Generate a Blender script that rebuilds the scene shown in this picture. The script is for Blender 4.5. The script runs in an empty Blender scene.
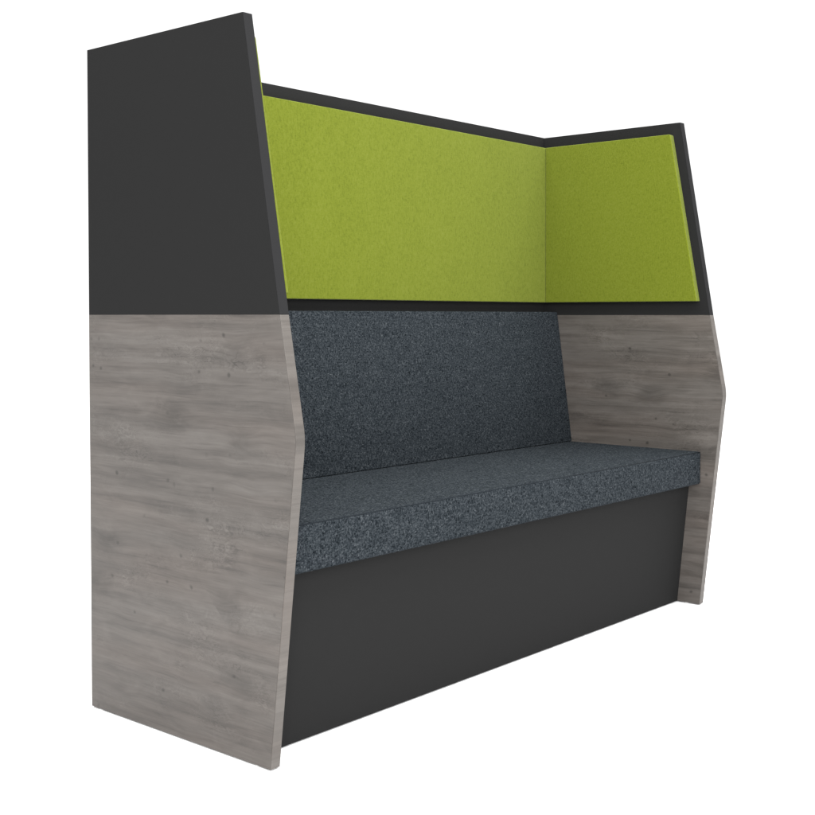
import bpy, bmesh, math
from mathutils import Vector, Matrix

S = bpy.context.scene
C = S.collection
H = 1.4                                   # height of the bench in metres

# ------------------------------------------------------------------ camera
cd = bpy.data.cameras.new('camera'); cam = bpy.data.objects.new('camera', cd); C.objects.link(cam)
S.camera = cam
yaw, pitch = 0.8803, -0.0241
fwd = Vector((math.sin(yaw)*math.cos(pitch), math.cos(yaw)*math.cos(pitch), math.sin(pitch)))
rt = Vector((math.cos(yaw), -math.sin(yaw), 0)); up = rt.cross(fwd)
M = Matrix((rt, up, -fwd)).transposed().to_4x4()
M.translation = Vector((-1.0438, -1.5911, 0.5978))*H
cam.matrix_world = M
cd.sensor_width = 36; cd.lens = 1193.9/815*36
cd.shift_x = -(458.03-407.5)/815; cd.shift_y = -(407.5-344.63)/815
cd.clip_start = .05; cd.clip_end = 500

# ------------------------------------------------------------------ light
w = bpy.data.worlds.new('World'); S.world = w; w.use_nodes = True
bg = w.node_tree.nodes['Background']; bg.inputs[0].default_value = (1, 1, 1, 1); bg.inputs[1].default_value = 1.17

def area(name, loc, target, sx, sy, power, col=(1, 1, 1)):
    d = bpy.data.lights.new(name, 'AREA'); d.shape = 'RECTANGLE'; d.size = sx; d.size_y = sy
    d.energy = power; d.color = col
    o = bpy.data.objects.new(name, d); C.objects.link(o); o.location = loc
    o.rotation_euler = (Vector(target)-Vector(loc)).to_track_quat('-Z', 'Y').to_euler()
    return o
area('overhead_softbox', (.8, -1.2, 5.2), (.8, -.6, 0), 6, 6, 680)
area('key_softbox', (-3.0, -4.8, 2.6), (.8, -.3, .8), 3.0, 2.4, 430)
S.view_settings.view_transform = 'Standard'; S.view_settings.look = 'None'
S.view_settings.exposure = 0; S.view_settings.gamma = 1

# ------------------------------------------------------------------ materials
class NT:
    def __init__(s, name):
        s.m = bpy.data.materials.new(name); s.m.use_nodes = True
        s.t = s.m.node_tree; s.b = s.t.nodes['Principled BSDF']
    def n(s, typ, ins=None, **kw):
        x = s.t.nodes.new(typ)
        for k, v in kw.items(): setattr(x, k, v)
        for k, v in (ins or {}).items():
            if hasattr(v, 'is_linked') or isinstance(v, bpy.types.NodeSocket): s.t.links.new(v, x.inputs[k])
            else: x.inputs[k].default_value = v
        return x
    def coord(s, scale, src=None, loc=(0, 0, 0)):
        if src is None: src = s.n('ShaderNodeTexCoord').outputs['Object']
        return s.n('ShaderNodeMapping', {'Vector': src, 'Scale': scale, 'Location': loc}).outputs[0]
    def noise(s, vec, scale, detail=2, rough=.5, dist=0):
        return s.n('ShaderNodeTexNoise', {'Vector': vec, 'Scale': scale, 'Detail': detail, 'Roughness': rough, 'Distortion': dist}).outputs['Fac']
    def math(s, op, a, b=0.0, c=0.0, clamp=False):
        return s.n('ShaderNodeMath', {0: a, 1: b, 2: c}, operation=op, use_clamp=clamp).outputs[0]
    def ramp(s, fac, stops, interp='LINEAR'):
        r = s.n('ShaderNodeValToRGB', {'Fac': fac}); e = r.color_ramp.elements; r.color_ramp.interpolation = interp
        while len(e) < len(stops): e.new(.5)
        for q, (p, c) in zip(e, stops):
            q.position = p; q.color = (c, c, c, 1) if not isinstance(c, tuple) else (*c, 1)
        return r.outputs[0]
    def mix(s, fac, a, b, typ='MIX'):
        x = s.n('ShaderNodeMix', data_type='RGBA', blend_type=typ)
        for i, v in ((0, fac), (6, a), (7, b)):
            if isinstance(v, bpy.types.NodeSocket): s.t.links.new(v, x.inputs[i])
            elif i == 0: x.inputs[0].default_value = v
            else: x.inputs[i].default_value = (*v, 1)
        return x.outputs[2]
    def out(s, col=None, rough=.5, spec=.3, bump=None, bstr=.2, bdist=.001):
        if col is not None:
            if isinstance(col, tuple): s.b.inputs['Base Color'].default_value = (*col, 1)
            else: s.t.links.new(col, s.b.inputs['Base Color'])
        if isinstance(rough, bpy.types.NodeSocket): s.t.links.new(rough, s.b.inputs['Roughness'])
        else: s.b.inputs['Roughness'].default_value = rough
        s.b.inputs['Specular IOR Level'].default_value = spec
        if bump is not None:
            bn = s.n('ShaderNodeBump', {'Height': bump, 'Strength': bstr, 'Distance': bdist})
            s.t.links.new(bn.outputs[0], s.b.inputs['Normal'])
        return s.m

def srgb(r, g, b, k=1.0):
    return tuple(k*((v/255/12.92) if v <= 10 else ((v/255+.055)/1.055)**2.4) for v in (r, g, b))

def wood(name, k=1.0, off=(0, 0, 0), k2=1.0, con=1.0):
    t = NT(name)
    obj = t.n('ShaderNodeTexCoord').outputs['Object']
    base = t.coord((1, 1, 1), obj, off)
    # slow warp of the grain: bends the lines up and down along the board
    wv = t.noise(t.coord((.4, 2.4, 4.0), base), 1.6, 2, .5)
    sep = t.n('ShaderNodeSeparateXYZ', {0: base})
    # knots: sparse cells, the grain bows round them
    yz = t.n('ShaderNodeCombineXYZ', {0: sep.outputs[1], 1: sep.outputs[2]}).outputs[0]
    kv = t.coord((5.0, 9.0, 1), yz)
    vor = t.n('ShaderNodeTexVoronoi', {'Vector': kv, 'Scale': 1.0, 'Randomness': 1.0}, feature='F1', voronoi_dimensions='2D')
    kd = vor.outputs['Distance']
    kr = t.n('ShaderNodeSeparateColor', {0: vor.outputs['Color']}).outputs[0]
    bow = t.math('MULTIPLY', t.math('EXPONENT', t.math('MULTIPLY', t.math('MULTIPLY', kd, kd), -22.0)), kr)
    z = t.math('ADD', sep.outputs[2], t.math('MULTIPLY', wv, .014))
    z = t.math('ADD', z, t.math('MULTIPLY', bow, .014))
    gv = t.n('ShaderNodeCombineXYZ', {0: t.math('MULTIPLY', sep.outputs[0], .25), 1: sep.outputs[1], 2: z}).outputs[0]
    broad = t.noise(t.coord((1, 1.0, 20), gv), 1.0, 3, .55)
    mid = t.noise(t.coord((1, 2.6, 66), gv), 1.0, 4, .6)
    fine = t.noise(t.coord((1, 11, 330), gv), 1.0, 3, .6)
    blot = t.noise(t.coord((1, 9, 30), base), 1.0, 4, .6, .8)
    # growth rings: fine broken arcs that show only in patches, as cathedral figure
    ph = t.noise(t.coord((.5, 7, 16), base), 1.0, 4, .62)
    rg = t.noise(t.n('ShaderNodeCombineXYZ', {0: 0.0, 1: t.math('MULTIPLY', sep.outputs[1], 14.0), 2: t.math('MULTIPLY', ph, 42.0)}).outputs[0], 1.0, 2, .6)
    pm = t.ramp(t.noise(t.coord((.5, 3.4, 9.0), base, (3.1, 1.7, .4)), 1.3, 2, .5), [(.48, 0.0), (.66, 1.0)])
    rings = t.math('MULTIPLY', t.math('MULTIPLY', t.math('SUBTRACT', rg, .5), pm), .95)
    v = t.math('MULTIPLY', broad, .46)
    v = t.math('ADD', v, t.math('MULTIPLY', mid, .66))
    v = t.math('ADD', v, t.math('MULTIPLY', fine, .26))
    v = t.math('ADD', v, t.math('MULTIPLY', blot, .34))
    v = t.math('ADD', v, rings)
    v = t.math('SUBTRACT', v, .38)
    # thin crisp pores and dark hairlines along the grain
    hair = t.ramp(t.noise(t.coord((1, 5.5, 170), gv, (1, 4, 9)), 1.0, 3, .6), [(.33, 1.0), (.45, 0.0)])
    lite = t.ramp(t.noise(t.coord((1, 3.5, 95), gv, (6, 2, 3)), 1.0, 3, .6), [(.56, 0.0), (.72, 1.0)])
    v = t.math('SUBTRACT', v, t.math('MULTIPLY', hair, .09))
    v = t.math('ADD', v, t.math('MULTIPLY', lite, .05))
    v = t.math('MULTIPLY_ADD', t.math('SUBTRACT', v, .52), con, .52)
    c = t.ramp(v, [(.24, srgb(100, 95, 91)), (.42, srgb(122, 116, 111)), (.56, srgb(136, 130, 125)), (.76, srgb(152, 147, 142))])
    # warm tint drifting along some boards
    tint = t.ramp(t.noise(t.coord((.3, 1.6, 12), gv, (7, 2, 5)), 1.0, 2), [(.42, 0.0), (.7, .55)])
    c = t.mix(tint, c, t.mix(1.0, c, (1.07, .99, .95), 'MULTIPLY'))
    # smudges round knots and the small dark knot hearts
    gate = t.ramp(kr, [(.36, 0.0), (.5, 1.0)])
    smud = t.math('MULTIPLY', t.ramp(t.math('ADD', kd, t.math('MULTIPLY', t.math('SUBTRACT', blot, .5), .5)), [(.0, .75), (.33, 0.0)]), gate)
    c = t.mix(t.math('MULTIPLY', smud, .6), c, srgb(78, 74, 70))
    kv2 = t.coord((12.0, 14.0, 1), yz, (2.3, .7, 0))
    vo2 = t.n('ShaderNodeTexVoronoi', {'Vector': kv2, 'Scale': 1.0, 'Randomness': 1.0}, feature='F1', voronoi_dimensions='2D')
    kr2 = t.n('ShaderNodeSeparateColor', {0: vo2.outputs['Color']}).outputs[1]
    d2 = t.math('ADD', vo2.outputs['Distance'], t.math('MULTIPLY', t.math('SUBTRACT', t.noise(t.coord((1, 60, 60), base), 1.0, 1), .5), .10))
    dot = t.math('MULTIPLY', t.ramp(d2, [(.015, .9), (.075, 0.0)]), t.ramp(kr2, [(.6, 0.0), (.85, 1.0)]))
    c = t.mix(t.math('MULTIPLY', dot, .75), c, srgb(64, 60, 57))
    c = t.mix(1.0, c, (k*k2*1.01, k*k2, k*k2*.985), 'MULTIPLY')
    rough = t.math('ADD', .46, t.math('MULTIPLY', mid, .16))
    return t.out(c, rough, .35, v, .25, .0008)

def laminate(name, col):
    t = NT(name); base = t.coord((1, 1, 1))
    n = t.noise(base, 900, 2, .6); big = t.noise(base, 3.0, 2)
    c = t.mix(t.math('MULTIPLY', big, .25), col, tuple(v*.88 for v in col))
    c = t.mix(t.math('MULTIPLY', n, .18), c, tuple(v*1.35 for v in col))
    return t.out(c, t.math('ADD', .65, t.math('MULTIPLY', n, .12)), .03, n, .12, .0003)

def fabric(name):
    t = NT(name); base = t.coord((1, 1, 1))
    a = t.noise(t.coord((170, 280, 390), base), 1.0, 2, .65)          # weft threads
    b = t.noise(t.coord((390, 240, 170), base, (5, 3, 1)), 1.0, 2, .65)   # warp threads
    v = t.math('MAXIMUM', a, b)
    fl = t.noise(base, 280, 3, .7)
    big = t.noise(t.coord((1, 1, 1.6), base), 22, 3, .6)
    s = t.math('ADD', t.math('MULTIPLY', v, .62), t.math('MULTIPLY', fl, .42))
    s = t.math('ADD', s, t.math('MULTIPLY', t.math('SUBTRACT', big, .5), .05))
    c = t.ramp(s, [(.43, srgb(18, 24, 29)), (.54, srgb(58, 65, 71)), (.65, srgb(92, 98, 103)), (.78, srgb(150, 155, 158))])
    c = t.mix(1.0, c, (FAB, FAB, FAB), 'MULTIPLY')
    m = t.out(c, .95, .05, s, .6, .0016)
    return m

def felt(name):
    t = NT(name); base = t.coord((1, 1, 1))
    f = t.noise(t.coord((300, 300, 110), base), 1.0, 3, .65, .3)
    h = t.noise(t.coord((140, 140, 480), base, (2, 5, 3)), 1.0, 2, .6)
    f = t.math('ADD', t.math('MULTIPLY', f, .7), t.math('MULTIPLY', h, .35))
    g = t.noise(base, 110, 3, .6, 1.2)
    big = t.noise(t.coord((1, 1, .6), base), 9, 3, .55)
    s = t.math('ADD', t.math('MULTIPLY', f, .66), t.math('MULTIPLY', g, .22))
    s = t.math('ADD', s, t.math('MULTIPLY', big, .07))
    c = t.ramp(s, [(.32, srgb(128, 144, 22)), (.5, srgb(155, 170, 40)), (.68, srgb(168, 180, 66))])
    c = t.mix(1.0, c, (GRN, GRN, GRN), 'MULTIPLY')
    m = t.out(c, .95, .1, s, .55, .0012)
    t.b.inputs['Sheen Weight'].default_value = .1
    return m

FAB = .34; GRN = .29
WOODK = .305
wood_l = wood('grey_oak_laminate', WOODK)
wood_r = wood('grey_oak_laminate_far', WOODK, (.0, .37, 2.13))
wood_e = wood('grey_oak_edging', WOODK, (.0, .2, .6), 1.08, .6)
char = laminate('charcoal_laminate', srgb(57, 57, 57, .33))
char_e = laminate('charcoal_edging', srgb(61, 61, 62, .34))
fab = fabric('slate_blue_wool'); grn = felt('lime_green_felt')
seam_m = NT('dark_thread').out(srgb(26, 30, 34), .9, .1)
foot_m = NT('clear_grey_plastic').out(srgb(190, 190, 188), .4, .5)
t = NT('white_floor_paint'); floor_m = t.out(t.mix(t.math('MULTIPLY', t.noise(t.coord((1, 1, 1)), 4, 3), .05), (.93, .93, .93), (.91, .91, .91)), .6, .2)

# ------------------------------------------------------------------ mesh helpers
def link(name, bm, mat, parent=None, smooth=False):
    bmesh.ops.recalc_face_normals(bm, faces=bm.faces[:])
    me = bpy.data.meshes.new(name); bm.to_mesh(me); bm.free()
    me.materials.append(mat)
    if smooth:
        for p in me.polygons: p.use_smooth = True
    o = bpy.data.objects.new(name, me); C.objects.link(o); o.parent = parent
    return o

def prism(pts, x0, x1, bevel=0, seg=1):
    """closed profile of (y, z) points pushed out from x0 to x1"""
    bm = bmesh.new()
    a = [bm.verts.new((x0, y, z)) for y, z in pts]; b = [bm.verts.new((x1, y, z)) for y, z in pts]
    n = len(pts); bm.faces.new(a); bm.faces.new(b[::-1])
    for i in range(n): bm.faces.new((a[i], b[i], b[(i+1) % n], a[(i+1) % n]))
    bmesh.ops.recalc_face_normals(bm, faces=bm.faces[:])
    if bevel:
        ed = [e for e in bm.edges if len(e.link_faces) == 2 and e.calc_face_angle(0) > .35]
        bmesh.ops.bevel(bm, geom=ed, offset=bevel, segments=seg, profile=.5, affect='EDGES', clamp_overlap=True)
    return bm

def arc(p0, p1, p2, r, n=8):
    """points rounding the corner p1 between p0 and p2"""
    p0, p1, p2 = Vector(p0), Vector(p1), Vector(p2)
    u = (p0-p1).normalized(); v = (p2-p1).normalized()
    th = u.angle(v); d = r/math.tan(th/2)
    a = p1+u*d; b = p1+v*d; c = p1+(u+v).normalized()*(r/math.sin(th/2))
    a0 = math.atan2(a.y-c.y, a.x-c.x); a1 = math.atan2(b.y-c.y, b.x-c.x)
    while a1-a0 > math.pi: a1 -= 2*math.pi
    while a1-a0 < -math.pi: a1 += 2*math.pi
    return [tuple(c+Vector((math.cos(a0+(a1-a0)*i/n), math.sin(a0+(a1-a0)*i/n)))*r) for i in range(n+1)]

# ------------------------------------------------------------------ floor
GAP = .003
bm = bmesh.new()
bmesh.ops.create_grid(bm, x_segments=1, y_segments=1, size=60, matrix=Matrix.Translation((0, 0, -GAP)))
fl = link('floor', bm, floor_m); fl['kind'] = 'structure'

# ------------------------------------------------------------------ bench
root = bpy.data.objects.new('high_back_bench', None); C.objects.link(root)
root['label'] = 'high-back booth bench with grey oak ends, lime green felt screens and slate blue cushions'
root['category'] = 'bench'

T = .0158*H; W = 1.1881*H; XI = W-T
ZJ = .5994*H
yT, yJ, yK, zK, yB = -.360*H, -.4301*H, -.4608*H, .4390*H, -.4093*H
EB = .0022                                           # edging thickness
knee = arc((yJ, ZJ), (yK, zK), (yB, 0), .14, 8)     # softly rounded knee
slope = (yJ-yT)/(ZJ-H)

def strip(pts, x0, x1, th, bevel):
    """thin band lying in front of the polyline pts (top to bottom), th thick"""
    front = pts; back = [(y+th, z) for y, z in pts]
    return prism(front+back[::-1], x0, x1, bevel, 2)

def side(x0, x1, wm):
    # lower half in wood
    fr = [(yJ, ZJ)]+knee+[(yB, 0)]
    body = [(y+EB, z) for y, z in fr]
    o = link('side_panel', prism(body+[(0, 0), (0, ZJ)], x0, x1, .00025, 1), wm, root)
    link('edge_band', strip(fr, x0, x1, EB-.0001, .0010), wood_e, o)
    # upper half in charcoal
    fr2 = [(yT, H), (yJ, ZJ)]
    body2 = [(y+EB, z) for y, z in fr2]
    u = link('screen_side_panel', prism(body2+[(0, ZJ), (0, H)], x0, x1, .00025, 1), char, root)
    link('edge_band', strip(fr2, x0, x1, EB-.0001, .0010), char_e, u)
    return o, u
side(0, T, wood_l)
side(XI, W, wood_r)

# back panels between the ends
YB = -.0122*H
link('back_panel', prism([(YB, .02), (YB, ZJ), (-.0005, ZJ), (-.0005, .02)], T+.0002, XI-.0002, .0005), wood_l, root)
link('screen_back_panel', prism([(YB, ZJ), (YB, 1.0005*H), (-.0005, 1.0005*H), (-.0005, ZJ)], T+.0002, XI-.0002, .0006), char, root)

# green felt pads
PT = .0154*H; zg0 = .6279*H; zg1 = .975*H
yP = YB-PT
link('screen_pad', prism([(yP, zg0), (yP, zg1), (YB-.0004, zg1), (YB-.0004, zg0)], T+.0006, XI-.0006, .0022, 3), grn, root)['label'] = 'long lime green felt pad across the back'
def side_pad(x0, x1, lab, fy=0):
    pr = [(-.344*H-fy, zg1), (-.4074*H-fy, zg0), (yP-.0004, zg0), (yP-.0004, zg1)]
    c = arc(pr[3], pr[0], pr[1], .006, 5)
    o = link('screen_pad', prism(c+pr[1:], x0, x1, .0022, 3), grn, root); o['label'] = lab
side_pad(XI-PT, XI-.0004, 'short lime green felt pad on the far end')
side_pad(T+.0004, T+PT, 'short lime green felt pad on the near end, seen edge on', .0055*H)

# cushions
zs, zsb = .3178*H, .2508*H
g = .0012
ybt, ybb, zbt = -.0512*H, -.0911*H, .6066*H
back = [(ybb-.0008, zs+.0006), (ybt, zbt), (YB-.0006, zbt), (YB-.0006, zs+.0006)]
link('backrest', prism(back, T+g, XI-g, .003, 3), fab, root, True)
ysf = -.4118*H
seat = [(ysf, zsb), (ysf, zs), (YB-.0006, zs), (YB-.0006, zsb)]
so = link('seat_cushion', prism(seat, T+g, XI-g, .006, 4), fab, root, True)
def tube(p0, p1, r):
    bm = bmesh.new(); d = Vector(p1)-Vector(p0)
    bmesh.ops.create_cone(bm, cap_ends=True, segments=10, radius1=r, radius2=r, depth=d.length,
        matrix=Matrix.Translation((Vector(p0)+Vector(p1))/2) @ d.to_track_quat('Z', 'Y').to_matrix().to_4x4())
    return bm
link('seam', tube((T+g+.004, ysf+.0016, zs-.0016), (XI-g-.004, ysf+.0016, zs-.0016), .0014), seam_m, so, True)

# leaning kick panel under the seat
k0, k1 = -.3578*H, -.3847*H
link('kick_panel', prism([(k0, .0), (k1, zsb-.0006), (k1+.018, zsb-.0006), (k0+.018, 0)], T+.0003, XI-.0003, .0006), char, root)

# glides under the ends
for x in (T/2, W-T/2):
    for y in (-.03, yB+.045):
        bm = bmesh.new()
        bmesh.ops.create_cone(bm, cap_ends=True, segments=20, radius1=.0075, radius2=.009, depth=GAP-.0003, matrix=Matrix.Translation((x, y, -GAP/2)))
        link('foot', bm, foot_m, root)
